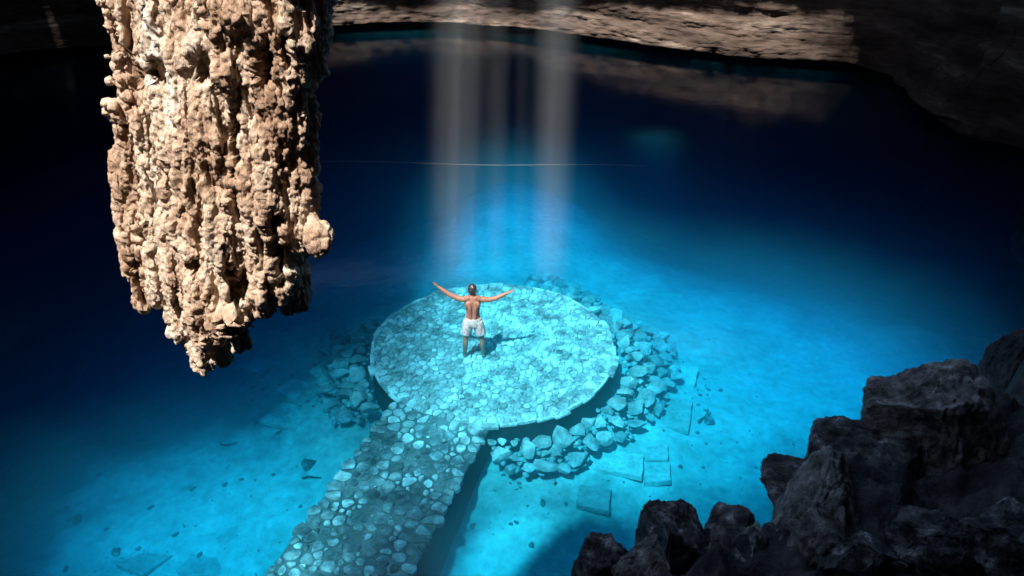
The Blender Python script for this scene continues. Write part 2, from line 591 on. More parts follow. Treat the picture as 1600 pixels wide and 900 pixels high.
# ------------------------------------------------------------------ rock ledge under the boulders
edge = np.array([(0.25, -6), (0.3, 1.5), (0.42, 3.2), (0.7, 3.75), (1.3, 4.1), (2.0, 4.35), (2.7, 4.65), (3.4, 5.1), (4.2, 5.6), (5.2, 6.6),
                 (7, 8.2), (10, 10.2), (12, 9), (12, -6)])


xs, ys = np.arange(-0.6, 12.01, 0.05), np.arange(-5.5, 11.01, 0.05)
X, Y = np.meshgrid(xs, ys)
x, y = X.ravel(), Y.ravel()
d = sdist(x, y, edge)
P = np.stack([x, y, np.zeros_like(x)], 1)
top = 4.75 + 0.16 * (x - 0.5) + 0.35 * smooth(1.5, -3, y) + 0.34 * fbm(P * 1.1, 5, 101) + 0.16 * ridged(P * 2.3, 4, 105)
z = -3 + (top + 3) * smooth(-0.35, 0.25, d + 0.1 * fbm(P * 2, 3, 107))
z += 0.6 * smooth(4.2, 7.5, x) * smooth(-0.3, 0.6, d)
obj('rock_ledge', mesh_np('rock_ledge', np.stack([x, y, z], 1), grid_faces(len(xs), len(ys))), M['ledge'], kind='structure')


# ------------------------------------------------------------------ boulders
def boulder_mesh(name, size, seed, box=0.5, rough=0.11, rot=0.0, sub=6, crag=0.05):
    V, F = ICO[sub]
    D = V / np.linalg.norm(V, axis=1)[:, None]
    p = 2 + 6 * box
    k = (np.abs(D) ** p).sum(1) ** (-1 / p)
    Q = D * k[:, None]
    off = np.array([seed * 3.7, seed * 1.9, seed * 5.3])
    # warp so that the block is not symmetric, then planar breaks, hollows and a rough skin
    W = np.stack([fbm(Q * 0.8 + off + 30 * i, 2, 200 + i) for i in range(3)], 1)
    Q = Q + 0.16 * W
    rng = np.random.default_rng(seed)
    for _ in range(18):
        n_ = rng.normal(size=3)
        n_ /= np.linalg.norm(n_)
        c_ = rng.uniform(0.64, 0.98)
        dd = Q @ n_
        ex = np.clip(dd - c_ - 0.02 * fbm(D * 3 + off, 2, 207), 0, None)
        Q -= np.outer(ex * 0.97, n_)
    h = rough * fbm(D * 1.6 + off, 4, 211)
    h += crag * ridged(D * 3.4 + off, 6, 231, 0.6) * 0.55 + crag * 0.7 * fbm(D * 15 + off, 4, 241, 0.7)
    crack = np.abs(noise(D * np.array([2.2, 2.2, 1.2]) + off, 251))
    h -= 0.05 * smooth(0.07, 0.0, crack)
    Q = Q * (1 + h)[:, None]
    Q *= np.asarray(size)
    c, s = math.cos(rot), math.sin(rot)
    Q = np.stack([Q[:, 0] * c - Q[:, 1] * s, Q[:, 0] * s + Q[:, 1] * c, Q[:, 2]], 1)
    return mesh_np(name, Q, np.array(F))


BOULDERS = [  # u, v, half width px, half height px, depth, boxiness, material, label
    (938, 905, 46, 88, 6.1, 0.5, 'boulder', 'dark flat-topped boulder at the left end of the foreground rocks'),
    (1004, 905, 46, 62, 5.7, 0.4, 'boulder_warm', 'low pale-edged boulder in front of the dark peaked one'),
    (1052, 872, 56, 104, 6.3, 0.25, 'boulder', 'dark peaked boulder standing second from the left among the foreground rocks'),
    (1135, 850, 44, 60, 6.4, 0.4, 'boulder', 'low black boulder between the peaked one and the tall brown-grey one'),
    (1128, 905, 34, 82, 5.8, 0.3, 'boulder_warm', 'rounded grey boulder leaning left of the narrow one'),
    (1170, 895, 32, 98, 5.75, 0.3, 'boulder_warm', 'narrow grey boulder against the tall brown-grey one'),
    (1262, 850, 76, 138, 5.7, 0.55, 'boulder_warm', 'tall brown-grey boulder in the middle of the foreground rocks'),
    (1268, 768, 78, 52, 6.2, 0.4, 'boulder', 'black humped boulder resting behind the tall brown-grey one'),
    (1345, 755, 82, 86, 6.3, 0.45, 'boulder', 'dark flat-topped boulder between the tall brown-grey one and the largest grey one'),
    (1444, 690, 92, 104, 6.3, 0.35, 'boulder_warm', 'largest rough grey boulder, craggy and highest of the foreground rocks'),
    (1570, 720, 70, 78, 6.4, 0.4, 'boulder', 'dark boulder at the right edge beside the largest grey one'),
    (1475, 860, 84, 62, 5.2, 0.4, 'boulder', 'dark broad boulder low in the right corner'),
    (1350, 880, 66, 56, 5.2, 0.4, 'boulder', 'dark boulder at the bottom right of the tall brown-grey one'),
    (1575, 850, 66, 66, 5.0, 0.4, 'boulder', 'dark boulder in the bottom right corner of the picture'),
    (1592, 575, 46, 80, 7.6, 0.4, 'ledge', 'tall black boulder at the right edge above the others'),
]
for i, (u, v, hw, hh, dd, bx, mt, lab) in enumerate(BOULDERS):
    c = at_d(u, v, dd)
    sx_, sz_ = hw / FPX * dd, hh / FPX * dd
    me = boulder_mesh('boulder', (sx_, 0.9 * (sx_ + sz_) / 2, sz_), i + 1, bx, rot=random.uniform(-0.4, 0.4))
    obj('boulder', me, M[mt], loc=c, label=lab, cat='boulder', group='dark foreground boulders')


# ------------------------------------------------------------------ stalactite
SY = 5.0


def drip(soup, u0, u1, vtip, r0, r1, dy, v0=-260, seed=0, wob=0.10, taper=0.55, depth=1.0):
    """a hanging column from above the frame to its tip; r in metres"""
    A, B = at_y(u0, v0, SY + dy), at_y(u1, vtip, SY + dy)
    n = max(6, int(np.linalg.norm(B - A) / 0.05))
    t = np.linspace(0, 1, n)
    pts = A + np.outer(t, B - A)
    q = np.stack([t * np.linalg.norm(B - A) * 3.0, np.full(n, seed * 3.1), np.zeros(n)], 1)
    pts[:, 0] += 0.03 * fbm(q, 2, 300)
    pts[:, 1] += 0.03 * fbm(q + 50, 2, 301)
    rad = r0 + (r1 - r0) * t ** 1.3
    rad = rad * (1 + wob * fbm(q * 2.5, 3, 303))
    end = np.clip((1 - t) * np.linalg.norm(B - A) / (taper * max(r1, 0.03) * 3), 0, 1)
    rad = rad * (0.25 + 0.75 * np.sqrt(end))
    soup.tube(pts, rad, rad * depth, seg=14)
    return pts, rad


def knobs(soup, pts, rad, n, rmin, rmax, only_front=True):
    for _ in range(n):
        i = random.randrange(len(pts))
        a = random.uniform(math.pi * 0.95, math.pi * 2.05) if only_front else random.uniform(0, 2 * math.pi)
        r = random.uniform(rmin, rmax) * random.uniform(0.6, 1.0)
        rr = rad[i] * 0.98
        p = pts[i] + np.array([math.cos(a) * rr, math.sin(a) * rr, 0])
        soup.ball(p, (r, r, r * random.uniform(0.9, 2.2)), 1)


def crust(me, seed, big=0.03, fine=0.016, pits=0.075):
    V, N = get_np(me)
    wv = V + 0.03 * np.stack([fbm(V * 4 + 7 * i, 2, seed + 60 + i) for i in range(3)], 1)
    h = big * fbm(wv * np.array([5, 5, 2.0]), 3, seed)
    h += fine * 1.2 * (ridged(wv * np.array([15, 15, 4.0]), 3, seed + 9, 0.6) - 0.7)
    h += fine * 0.7 * ridged(V * np.array([38, 38, 13]), 2, seed + 13)
    h += fine * 0.7 * fbm(V * np.array([48, 48, 24]), 3, seed + 19, 0.6)
    h += 0.04 * fbm(wv * np.array([12, 12, 0.9]), 2, seed + 29)
    h -= pits * smooth(0.42, 0.72, noise(wv * np.array([3.4, 3.4, 2.4]), seed + 39))
    h -= pits * 2.6 * smooth(0.30, 0.50, noise(wv * np.array([8, 8, 0.8]), seed + 49))
    set_np(me, V + N * h[:, None])


st = obj('stalactite', None, loc=tuple(at_y(335, 250, SY)), label='huge sunlit beige stalactite with ragged drip tips hanging over the pool', cat='stalactite')
sp = Soup()
OUT = np.array([(-260, 130, 525), (-100, 145, 515), (0, 160, 504), (100, 182, 492), (200, 186, 486), (300, 203, 474), (380, 205, 448), (440, 216, 436),
                (470, 222, 434), (485, 236, 420), (505, 252, 402), (525, 276, 392), (545, 296, 380), (576, 300, 350)], float)


def row(v):
    l, r = np.interp(v, OUT[:, 0], OUT[:, 1]), np.interp(v, OUT[:, 0], OUT[:, 2])
    a, b2 = at_y(l, v, SY), at_y(r, v, SY)
    return a, b2


core, crx = [], []
for v in np.arange(-260, 545, 14.0):
    a, b2 = row(v)
    core.append((a + b2) / 2 + np.array([0, 0.06, 0]))
    crx.append(np.linalg.norm(b2 - a) / 2 * np.interp(v, [380, 500], [0.90, 0.66]))
core, crx = np.array(core), np.array(crx)
sp.tube(core, crx, np.minimum(crx * 0.5, 0.32), ref=(1, -0.30, 0), seg=40)
rs = random.Random(19)


def hang(a, vt, dv, r, out=0.35, blunt=0.5, uo=0.0):
    """a short drip that leaves the body and hangs free at its tip; a = -1 left edge .. 1 right edge"""
    pts, rad = [], []
    n_ = max(7, int(dv / 9))
    for k in range(n_):
        t = k / (n_ - 1)
        v = vt - dv * (1 - t)
        vr = vt - dv * 0.75 + dv * 0.45 * t
        l, r_ = row(min(vr, 560))
        p = at_y(0, v, SY)
        c = (l + r_) / 2
        hwid = (r_[0] - l[0]) / 2 * 0.93
        lean = (at_y(200, vr, SY)[0] - at_y(200, v, SY)[0]) * 0
        dep_ = min(hwid * 0.5, 0.32)
        y_ = SY + 0.06 - 0.30 * hwid * a - dep_ * math.sqrt(max(0, 1 - a * a)) - r * out * (t ** 0.8) + r * 0.5 * (1 - t)
        pts.append((c[0] + a * hwid + lean, y_, p[2]))
        prof = 0.55 + 0.6 * math.sin(math.pi * min(1, t * 0.62 + 0.1))
        rad.append(r * prof * (1 if t < 0.85 else 1 - (t - 0.85) / 0.15 * blunt))
    pts = np.array(pts)
    q = np.stack([pts[:, 2] * 7, np.full(n_, vt + 31 * a), np.zeros(n_)], 1)
    rad = np.array(rad) * (1 + 0.14 * fbm(q * 1.2, 3, 305))
    pts[:, 0] += 0.022 * fbm(q, 2, 306)
    sp.tube(pts, rad, seg=10)
    return pts, rad


cols = []
for k in range(280):                                     # staggered curtains of drips over the front and flanks
    a = math.sin(rs.uniform(-1.5, 1.5)) if rs.random() < 0.75 else rs.choice((-1, 1)) * rs.uniform(0.9, 1.04)
    vt = rs.uniform(-40, 520)
    vt = min(vt, 450 + 70 * (1 - abs(a + 0.1)))
    cols.append(hang(a, vt, rs.uniform(90, 320), rs.choice((0.02, 0.026, 0.032, 0.04, 0.055, 0.07)), rs.uniform(0.2, 0.9)))
for k in range(560):                                     # thin straight flutes
    a = math.sin(rs.uniform(-1.45, 1.45))
    vt = min(rs.uniform(-20, 520), 460 + 70 * (1 - abs(a + 0.1)))
    hang(a, vt, rs.uniform(70, 240), rs.uniform(0.013, 0.024), rs.uniform(0.8, 1.8), 0.7)
# the named tips of the lower edge
for (u0, u1, vt, r0, r1, dy) in (
        (205, 228, 482, 0.12, 0.060, 0.02), (225, 250, 478, 0.10, 0.045, -0.10), (250, 268, 503, 0.11, 0.045, -0.10), (270, 286, 527, 0.12, 0.055, -0.10),
        (300, 318, 578, 0.15, 0.080, -0.10), (318, 342, 572, 0.15, 0.065, -0.14), (362, 377, 545, 0.13, 0.062, -0.20), (345, 362, 505, 0.10, 0.04, -0.22),
        (385, 398, 492, 0.11, 0.045, -0.24), (398, 412, 478, 0.12, 0.05, -0.27), (415, 428, 470, 0.10, 0.045, -0.25), (200, 206, 438, 0.10, 0.06, 0.05),
        (195, 200, 400, 0.09, 0.05, 0.05)):
    cols.append(drip(sp, u0 - 6, u1, vt, r0 * 0.5, r1, dy + 0.05, v0=170, seed=u1 + vt, taper=0.25, wob=0.2))
for pts, rad in cols:
    vis = [i for i in range(len(pts)) if pts[i][2] < 9.4]
    if vis:
        knobs(sp, pts[vis], rad[vis], int(len(vis) * 0.08), 0.008, 0.018)
for (u, v, r) in ((190, 88, 0.030), (178, 90, 0.022), (168, 88, 0.014), (186, 122, 0.028), (172, 128, 0.016), (178, 165, 0.045), (190, 180, 0.05), (200, 150, 0.04),
                  (170, 172, 0.03), (166, 160, 0.02), (172, 185, 0.02), (190, 200, 0.03), (164, 20, 0.03), (172, 40, 0.03), (180, 55, 0.02), (158, 5, 0.03),
                  (203, 390, 0.05), (200, 372, 0.04), (198, 400, 0.035), (206, 425, 0.04), (204, 340, 0.04), (212, 350, 0.05),
                  (494, 40, 0.04), (498, 22, 0.04), (488, 70, 0.04), (484, 130, 0.03), (482, 200, 0.03)):
    for _ in range(5):
        p = at_y(u + rs.uniform(-1, 1) * r * 90, v + rs.uniform(-1, 1) * r * 120, SY + rs.uniform(-0.03, 0.03))
        rr = r * rs.uniform(0.35, 0.7)
        sp.ball(p, (rr, rr, rr * rs.uniform(0.9, 1.7)), 1)
    q = at_y(u + 22 if u < 300 else u - 22, v, SY)
    p = at_y(u, v, SY)
    sp.tube([q, (p + q) / 2, p], [r * 0.8, r * 0.6, r * 0.5], seg=7)
me = sp.fuse(0.0082, 'stalactite_body')
# deep slots and hollows between the curtains
V, N_ = get_np(me)
for ua, va_, ub, vb, wd, dp in ((374, 165, 378, 262, 6, 0.22), (372, 285, 376, 335, 9, 0.18), (322, 92, 322, 108, 15, 0.16), (236, 108, 246, 128, 15, 0.15),
                                (304, 402, 308, 418, 9, 0.14), (388, 415, 384, 455, 8, 0.2), (328, -20, 332, 42, 5, 0.16), (362, 480, 360, 530, 6, 0.2),
                                (418, 62, 424, 118, 9, 0.16), (455, 50, 458, 90, 6, 0.12), (446, 200, 450, 250, 5, 0.14), (345, 110, 362, 150, 7, 0.14),
                                (262, 250, 270, 330, 4, 0.10), (436, 310, 440, 440, 8, 0.18), (205, 118, 214, 150, 9, 0.12), (270, 450, 276, 500, 6, 0.14)):
    A, B = at_y(ua, va_, SY - 0.2), at_y(ub, vb, SY - 0.2)
    ab = (B - A)[[0, 2]]
    q = V[:, [0, 2]] + 0.03 * np.stack([fbm(V * 9, 2, 470), fbm(V * 9 + 40, 2, 471)], 1)
    t = np.clip(((q - A[[0, 2]]) @ ab) / (ab @ ab), 0, 1)
    dd = np.hypot(*(q - A[[0, 2]] - np.outer(t, ab)).T)
    w_ = wd / 215.0 * (0.6 + 0.8 * np.sin(math.pi * (0.15 + 0.7 * t)))
    V[:, 1] += dp * smooth(w_ * 1.15, w_ * 0.75, dd) * (V[:, 1] < SY + 0.05)
set_np(me, V)
crust(me, 400)
loc = Vector(st.location)
me.transform(Matrix.Translation(-loc))
obj('body', me, M['stalactite'], parent=st)
# the dark column tucked behind on the right
sp = Soup()
p1, r1_ = drip(sp, 438, 457, 487, 0.15, 0.105, 0.20, seed=5, taper=0.4)
knobs(sp, p1, r1_, 90, 0.015, 0.035)
for k in range(9):
    sp.ball(at_y(random.uniform(445, 475), random.uniform(455, 482), SY + 0.12), (0.03, 0.03, 0.045), 1)
me = sp.fuse(0.011, 'stalactite_side_column')
crust(me, 430, 0.02, 0.014, 0.05)
me.transform(Matrix.Translation(-loc))
obj('side_column', me, M['stalactite'], parent=st)
# the popcorn knob on its own thin stalk
sp = Soup()
A, B = at_y(462, 262, SY - 0.12), at_y(498, 372, SY - 0.30)
sp.tube(A + np.outer(np.linspace(0, 1, 8), B - A), np.array([0.05, 0.045, 0.035, 0.03, 0.03, 0.035, 0.05, 0.06]))
for k in range(150):
    a, b_ = random.uniform(0, 2 * math.pi), random.uniform(-1, 1)
    rr = 0.084
    q = math.sqrt(1 - b_ * b_)
    sp.ball(B + np.array([math.cos(a) * q * rr * 0.95, math.sin(a) * q * rr, b_ * rr * 1.15]), np.full(3, random.uniform(0.014, 0.032)), 1)
sp.ball(B, (0.08, 0.08, 0.095), 2)
me = sp.fuse(0.009, 'stalactite_knob')
crust(me, 440, 0.006, 0.004, 0.0)
me.transform(Matrix.Translation(-loc))
obj('knob', me, M['stalactite'], parent=st)


# ------------------------------------------------------------------ masonry: round platform and causeway
def stone_variant(name, seed, sub=2, flat=0.45, k=0.35):
    V, F = ICO[sub]
    off = np.array([seed * 2.3, seed * 4.1, seed * 1.7])
    rng = np.random.default_rng(seed)
    Q = V.copy()
    for _ in range(14):                                  # planar cuts give broken faces
        n_ = rng.normal(size=3)
        n_ /= np.linalg.norm(n_)
        c = rng.uniform(0.42, 0.82)
        dd = Q @ n_
        Q -= np.outer(np.clip(dd - c, 0, None), n_)
    Q *= (1 + k * 0.5 * fbm(V * 1.2 + off, 3, 500))[:, None]
    Q[:, 2] *= flat
    me = mesh_np(name, Q, np.array(F))
    me.set_sharp_from_angle(angle=R(32))
    return me


def poly_disc(n, r, z):
    return [(r * math.cos(2 * math.pi * i / n), r * math.sin(2 * math.pi * i / n), z) for i in range(n)]


plat = obj('stone_platform', None, loc=tuple(PC), label='round pale stone platform lying just under the water', cat='platform')
# drum: wall and mortar bed
n = 96
rw = PR * (1 + 0.006 * np.array([random.uniform(-1, 1) for _ in range(n)]))
ang = np.linspace(0, 2 * math.pi, n, endpoint=False)
rows = []
for z_, k_ in ((-1.4, 1.01), (-1.0, 1.0), (-0.6, 0.996), (-0.25, 0.998), (-0.06, 0.99)):
    rows.append(np.stack([np.cos(ang) * rw * k_, np.sin(ang) * rw * k_, np.full(n, z_)], 1))
obj('side_wall', mesh_np('side_wall', np.concatenate(rows), grid_faces(n, 5, True)), M['shade_toned_wall'], parent=plat)
nr = 24
rr = np.linspace(0.02, 1, nr)
V = np.concatenate([np.stack([np.cos(ang) * PR * 0.985 * q, np.sin(ang) * PR * 0.985 * q, np.full(n, -0.03)], 1) for q in rr])
V[:, 2] += 0.012 * fbm(V * 3.0, 3, 520)
obj('mortar_bed', mesh_np('mortar_bed', V, grid_faces(n, nr, True)), M['mortar'], parent=plat)
# kerb stones round the rim, left open where the causeway joins
CA = at_z(612, 628, PZ)[:2]      # causeway corners
CB = at_z(768, 660, PZ)[:2]
CC = at_z(640, 905, PZ)[:2]
CD = at_z(400, 905, PZ)[:2]
axis = ((CC + CD) / 2 - (CA + CB) / 2)
axis /= np.linalg.norm(axis)
side = np.array([-axis[1], axis[0]])
if side[0] < 0:
    side = -side
CW = abs((CB - CA) @ side)          # width
CM = (CA + CB) / 2
JA = math.atan2(*(CM - PC[:2])[::-1])
nk = 46
for i in range(nk):
    a0, a1 = 2 * math.pi * i / nk, 2 * math.pi * (i + 1) / nk - 0.012
    am = (a0 + a1) / 2
    dj = abs((am - JA + math.pi) % (2 * math.pi) - math.pi)
    if dj < CW / 2 / PR * 0.98:
        continue
    w_ = random.uniform(0.05, 0.08)
    t_ = random.uniform(-0.012, 0.028)
    ro_ = random.uniform(-0.02, 0.08)
    Vs = []
    for z_, sh in ((-0.055, 0.0), (t_ - 0.012, 0.0), (t_, 0.012)):
        for q in np.linspace(a0, a1, 4):
            Vs.append(((PR + ro_ - sh) * math.cos(q), (PR + ro_ - sh) * math.sin(q), z_))
        for q in np.linspace(a1, a0, 4):
            Vs.append(((PR - w_ + sh) * math.cos(q), (PR - w_ + sh) * math.sin(q), z_))
    Fs = [tuple(f) for f in grid_faces(8, 3, True)] + [tuple(range(16, 24))]
    obj('kerb_stone', mesh_np('kerb_stone', Vs, Fs, False), M['paver'], parent=plat)


def scatter(test, lo, hi, rmin, rmax, tries, seed, squeeze=0.86, prefer=None):
    """dart throwing with discs of mixed size, big ones first"""
    rng = np.random.default_rng(seed)
    pts = np.empty((0, 2))
    rad = np.empty(0)
    for k in range(tries):
        f = k / tries
        r = rmax + (rmin - rmax) * f ** 0.55 * rng.uniform(0.85, 1.0)
        p = rng.uniform(lo, hi)
        if not test(p, r):
            continue
        if len(pts) and (np.hypot(*(pts - p).T) < (rad + r) * squeeze).any():
            continue
        pts = np.vstack([pts, p])
        rad = np.append(rad, r)
    return pts, rad




def lay(name, mat, parent, origin, pts, rad, z, seed, meshes=(), flat=1.0, limit=300, zfun=None, tilt=0.05, keep_own=None, sink=0.0):
    rng = random.Random(seed)
    me_ = []
    for m0 in meshes:
        c = m0.copy()
        c.materials.clear()
        c.materials.append(mat)
        me_.append(c)
    order = np.argsort(pts[:, 1])                       # nearest to the viewer first
    rest = Soup()
    for k, i in enumerate(order):
        p, r = pts[i], rad[i]
        zz_ = z if zfun is None else zfun(p, r)
        s = (r * rng.uniform(0.98, 1.25), r * rng.uniform(0.85, 1.05), r * flat * rng.uniform(0.8, 1.2))
        rot = (rng.uniform(-tilt, tilt), rng.uniform(-tilt, tilt), rng.uniform(0, 6.28))
        mm = rng.choice(me_)
        if k < limit:
            o = obj(name, mm, parent=parent)
            o.location = (p[0] - origin[0], p[1] - origin[1], zz_ - origin[2])
            o.rotation_euler, o.scale = rot, s
        else:
            V_, _n = get_np(mm)
            c_, s_ = math.cos(rot[2]), math.sin(rot[2])
            V_ = V_ * s
            V_ = np.stack([V_[:, 0] * c_ - V_[:, 1] * s_, V_[:, 0] * s_ + V_[:, 1] * c_, V_[:, 2]], 1)
            rest.add(V_ + np.array([p[0] - origin[0], p[1] - origin[1], zz_ - origin[2]]), ICO[2][1])
    if rest.V:
        o = obj('small_' + name, mesh_np(name + '_bed', np.concatenate(rest.V), np.array(rest.F)), mat, parent=parent, kind='stuff')


def cells(pts, rad, joint, shrink, seed):
    """irregular flat stones: the Voronoi cell of each point, trimmed and with rounded corners"""
    rng = random.Random(seed)
    out_ = []
    for i, p in enumerate(pts):
        R0 = rad[i] * 2.0
        poly = [np.array([R0 * math.cos(a), R0 * math.sin(a)]) for a in np.linspace(0, 2 * math.pi, 12, endpoint=False)]
        d2 = np.hypot(*(pts - p).T)
        for j in np.where((d2 < rad[i] * 6) & (d2 > 1e-6))[0]:
            v_ = pts[j] - p
            L_ = np.linalg.norm(v_)
            n_ = v_ / L_
            c_ = L_ * rad[i] / (rad[i] + rad[j]) - joint * rng.uniform(0.6, 1.5)
            new = []
            for k in range(len(poly)):
                a, b2 = poly[k], poly[(k + 1) % len(poly)]
                da, db = a @ n_ - c_, b2 @ n_ - c_
                if da <= 0:
                    new.append(a)
                if (da < 0) != (db < 0):
                    new.append(a + (b2 - a) * da / (da - db))
            poly = new
            if len(poly) < 3:
                break
        if len(poly) < 3:
            continue
        poly = np.array(poly)
        poly = poly * rng.uniform(*shrink) + np.array([[rng.uniform(-1, 1), rng.uniform(-1, 1)] for _ in poly]) * rad[i] * 0.10
        nx_ = np.roll(poly, -1, 0)
        poly = np.stack([poly * 0.78 + nx_ * 0.22, poly * 0.22 + nx_ * 0.78], 1).reshape(-1, 2)
        k = len(poly)
        h = rng.uniform(0.002, 0.045)
        tx, ty = rng.uniform(-0.08, 0.08), rng.uniform(-0.08, 0.08)
        V_ = []
        for q, z_ in ((1.0, -0.06), (0.97, h * 0.55), (0.80, h)):
            for a in poly:
                V_.append((a[0] * q, a[1] * q, z_ + tx * a[0] + ty * a[1] + rng.uniform(-0.004, 0.004)))
        V_.append((0, 0, h + rng.uniform(0.0, 0.012)))
        F_ = [tuple(int(t) for t in f) for f in grid_faces(k, 3, True)] + [(2 * k + t, 2 * k + (t + 1) % k, 3 * k) for t in range(k)]
        out_.append((p, np.array(V_), F_))
    return out_


def lay_cells(name, mat, parent, origin, cs, z, limit=300, pick=None):
    cs = sorted(cs, key=lambda c: c[0][1])
    rest = Soup()
    base = mat
    for k, (p, V_, F_) in enumerate(cs):
        mat = pick(p) if pick else base
        if k < limit or pick:
            me_ = mesh_np(name, V_, F_)
            me_.set_sharp_from_angle(angle=R(40))
            obj(name, me_, mat, parent=parent, loc=(p[0] - origin[0], p[1] - origin[1], z - origin[2]))
        else:
            rest.add(V_ + np.array([p[0] - origin[0], p[1] - origin[1], z - origin[2]]), F_)
    if rest.V:
        me_ = mesh_np(name + '_bed', np.concatenate(rest.V), rest.F)
        me_.set_sharp_from_angle(angle=R(40))
        obj('small_' + name, me_, base, parent=parent, kind='stuff')


ppts, prad = scatter(lambda p, r: np.hypot(*(p - PC[:2])) < PR - 0.09 - r * 0.95, PC[:2] - PR, PC[:2] + PR, 0.03, 0.105, 16000, 11, 0.80)
lay_cells('paving_stone', M['paver'], plat, PC, cells(ppts, prad, 0.007, (0.88, 1.02), 12), PC[2] - 0.02)

# causeway
CL = 11.0
cz = PZ - 0.05
cway = obj('stone_causeway', None, loc=(CM[0], CM[1], cz), label='straight stone causeway with dark mortar leading to the round platform', cat='causeway')
E0 = PC[:2] + (CM - PC[:2]) * 1.0
# body: starts just inside the drum
start = CM - axis * 0.35
hw = CW / 2
nl = 60
ts = np.linspace(0, CL, nl)
rowsL = []
prof = [(-hw * 1.02, -1.3), (-hw, -0.05), (-hw * 0.985, 0.0), (0, 0.02), (hw * 0.985, 0.0), (hw, -0.05), (hw * 1.02, -1.3)]
top, wl, wr = [], [], []
for t in ts:
    j = 0.012 * math.sin(t * 7.1) + 0.006 * math.sin(t * 17.7 + 1)
    base = start + axis * t
    for (a, z_) in prof[1:6]:
        q = base + side * (a + (j if abs(a) > 0.5 else 0))
        top.append((q[0] - CM[0], q[1] - CM[1], z_))
    for (a, z_) in (prof[5], (hw * 1.003, -0.5), prof[6]):
        q = base + side * (a + j)
        wr.append((q[0] - CM[0], q[1] - CM[1], z_))
    for (a, z_) in (prof[1], (-hw * 1.003, -0.5), prof[0]):
        q = base + side * (a + j)
        wl.append((q[0] - CM[0], q[1] - CM[1], z_))
top = np.array(top)
top[:, 2] += 0.012 * fbm(top * 3, 3, 530)
obj('mortar_bed', mesh_np('causeway_bed', top, grid_faces(5, nl)), M['mortar_dark'], parent=cway)
obj('side_wall', mesh_np('causeway_wall', np.array(wr), grid_faces(3, nl)), M['shade_toned_wall'], parent=cway)
obj('side_wall', mesh_np('causeway_wall', np.array(wl), grid_faces(3, nl)), M['shade_toned_wall'], parent=cway)


def in_cway(p, r):
    q = p - CM
    t, a = q @ axis, q @ side
    return 0.02 < t < 6.2 and abs(a) < hw - r * 0.9 and np.hypot(*(p - PC[:2])) > PR + r * 0.9


lo = np.minimum(np.minimum(CA, CB), np.minimum(CC, CD)) - 1
hi = np.maximum(np.maximum(CA, CB), np.maximum(CC, CD)) + 1
cpts, crad = scatter(in_cway, lo, hi, 0.035, 0.15, 16000, 21, 0.78)
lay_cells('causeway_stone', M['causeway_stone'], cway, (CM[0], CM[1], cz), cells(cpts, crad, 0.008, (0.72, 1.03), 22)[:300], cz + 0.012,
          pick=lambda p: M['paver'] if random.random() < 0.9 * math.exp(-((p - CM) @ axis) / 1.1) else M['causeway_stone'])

# ------------------------------------------------------------------ rubble banks
rubs = [stone_variant('rubble_stone', 70 + i, 2, 0.62, 0.2) for i in range(12)]


def px_poly(pp, z):
    return np.array([at_z(u, v, z)[:2] for u, v in pp])


def bank(poly, seed, label, rmin, rmax, zz0):
    pc = poly.mean(0)
    root = obj('rubble_bank', None, loc=(pc[0], pc[1], -1.4), label=label, cat='rubble', group='rubble banks round the platform')

    def ok(p, r):
        if np.hypot(*(p - PC[:2])) < PR + r * 0.95 + 0.10:
            return False
        q = p - CM
        if q @ axis > -0.4 and abs(q @ side) < hw + r * 0.9:
            return False
        return sdist(p[:1], p[1:], poly)[0] > r * 0.3
    pts, rad = scatter(ok, poly.min(0), poly.max(0), rmin, rmax, 9000, seed, 0.66)

    def zf(p, r):
        dd = np.hypot(*(p - PC[:2])) - PR
        return max(fz(*p), -1.56) + r * 0.3 + zz0 * max(0.0, 1 - dd / 1.5)
    lay('rubble_stone', M['rubble'], root, (pc[0], pc[1], -1.4), pts, rad, 0, seed + 1, rubs, 1.0, 300, zf, 0.35)
    # smaller chips filling below
    pts2, rad2 = scatter(ok, poly.min(0), poly.max(0), 0.05, 0.10, 2500, seed + 5, 0.7)
    V_, F_ = Soup(), None
    rng = random.Random(seed)
    for p, r in zip(pts2, rad2):
        W, _n = get_np(rng.choice(rubs))
        V_.add(W * r * 1.2 + np.array([p[0] - pc[0], p[1] - pc[1], zf(p, r) - 0.05 + 1.4]), ICO[2][1])
    obj('small_rubble', mesh_np('small_rubble', np.concatenate(V_.V), np.array(V_.F)), M['rubble'], parent=root, kind='stuff')


bank(px_poly([(760, 690), (770, 745), (870, 760), (925, 720), (985, 690), (1035, 640), (1062, 580), (1058, 530), (1020, 500), (960, 485),
              (930, 450), (880, 425), (820, 418), (820, 440), (960, 560)], -1.3), 31,
     'long crescent bank of pale rubble stones along the right side of the platform', 0.10, 0.29, 0.55)
bank(px_poly([(585, 500), (510, 510), (485, 550), (495, 610), (520, 660), (560, 668), (612, 640), (600, 560)], -1.3), 33,
     'small dim bank of rubble stones left of the platform', 0.11, 0.27, 0.45)


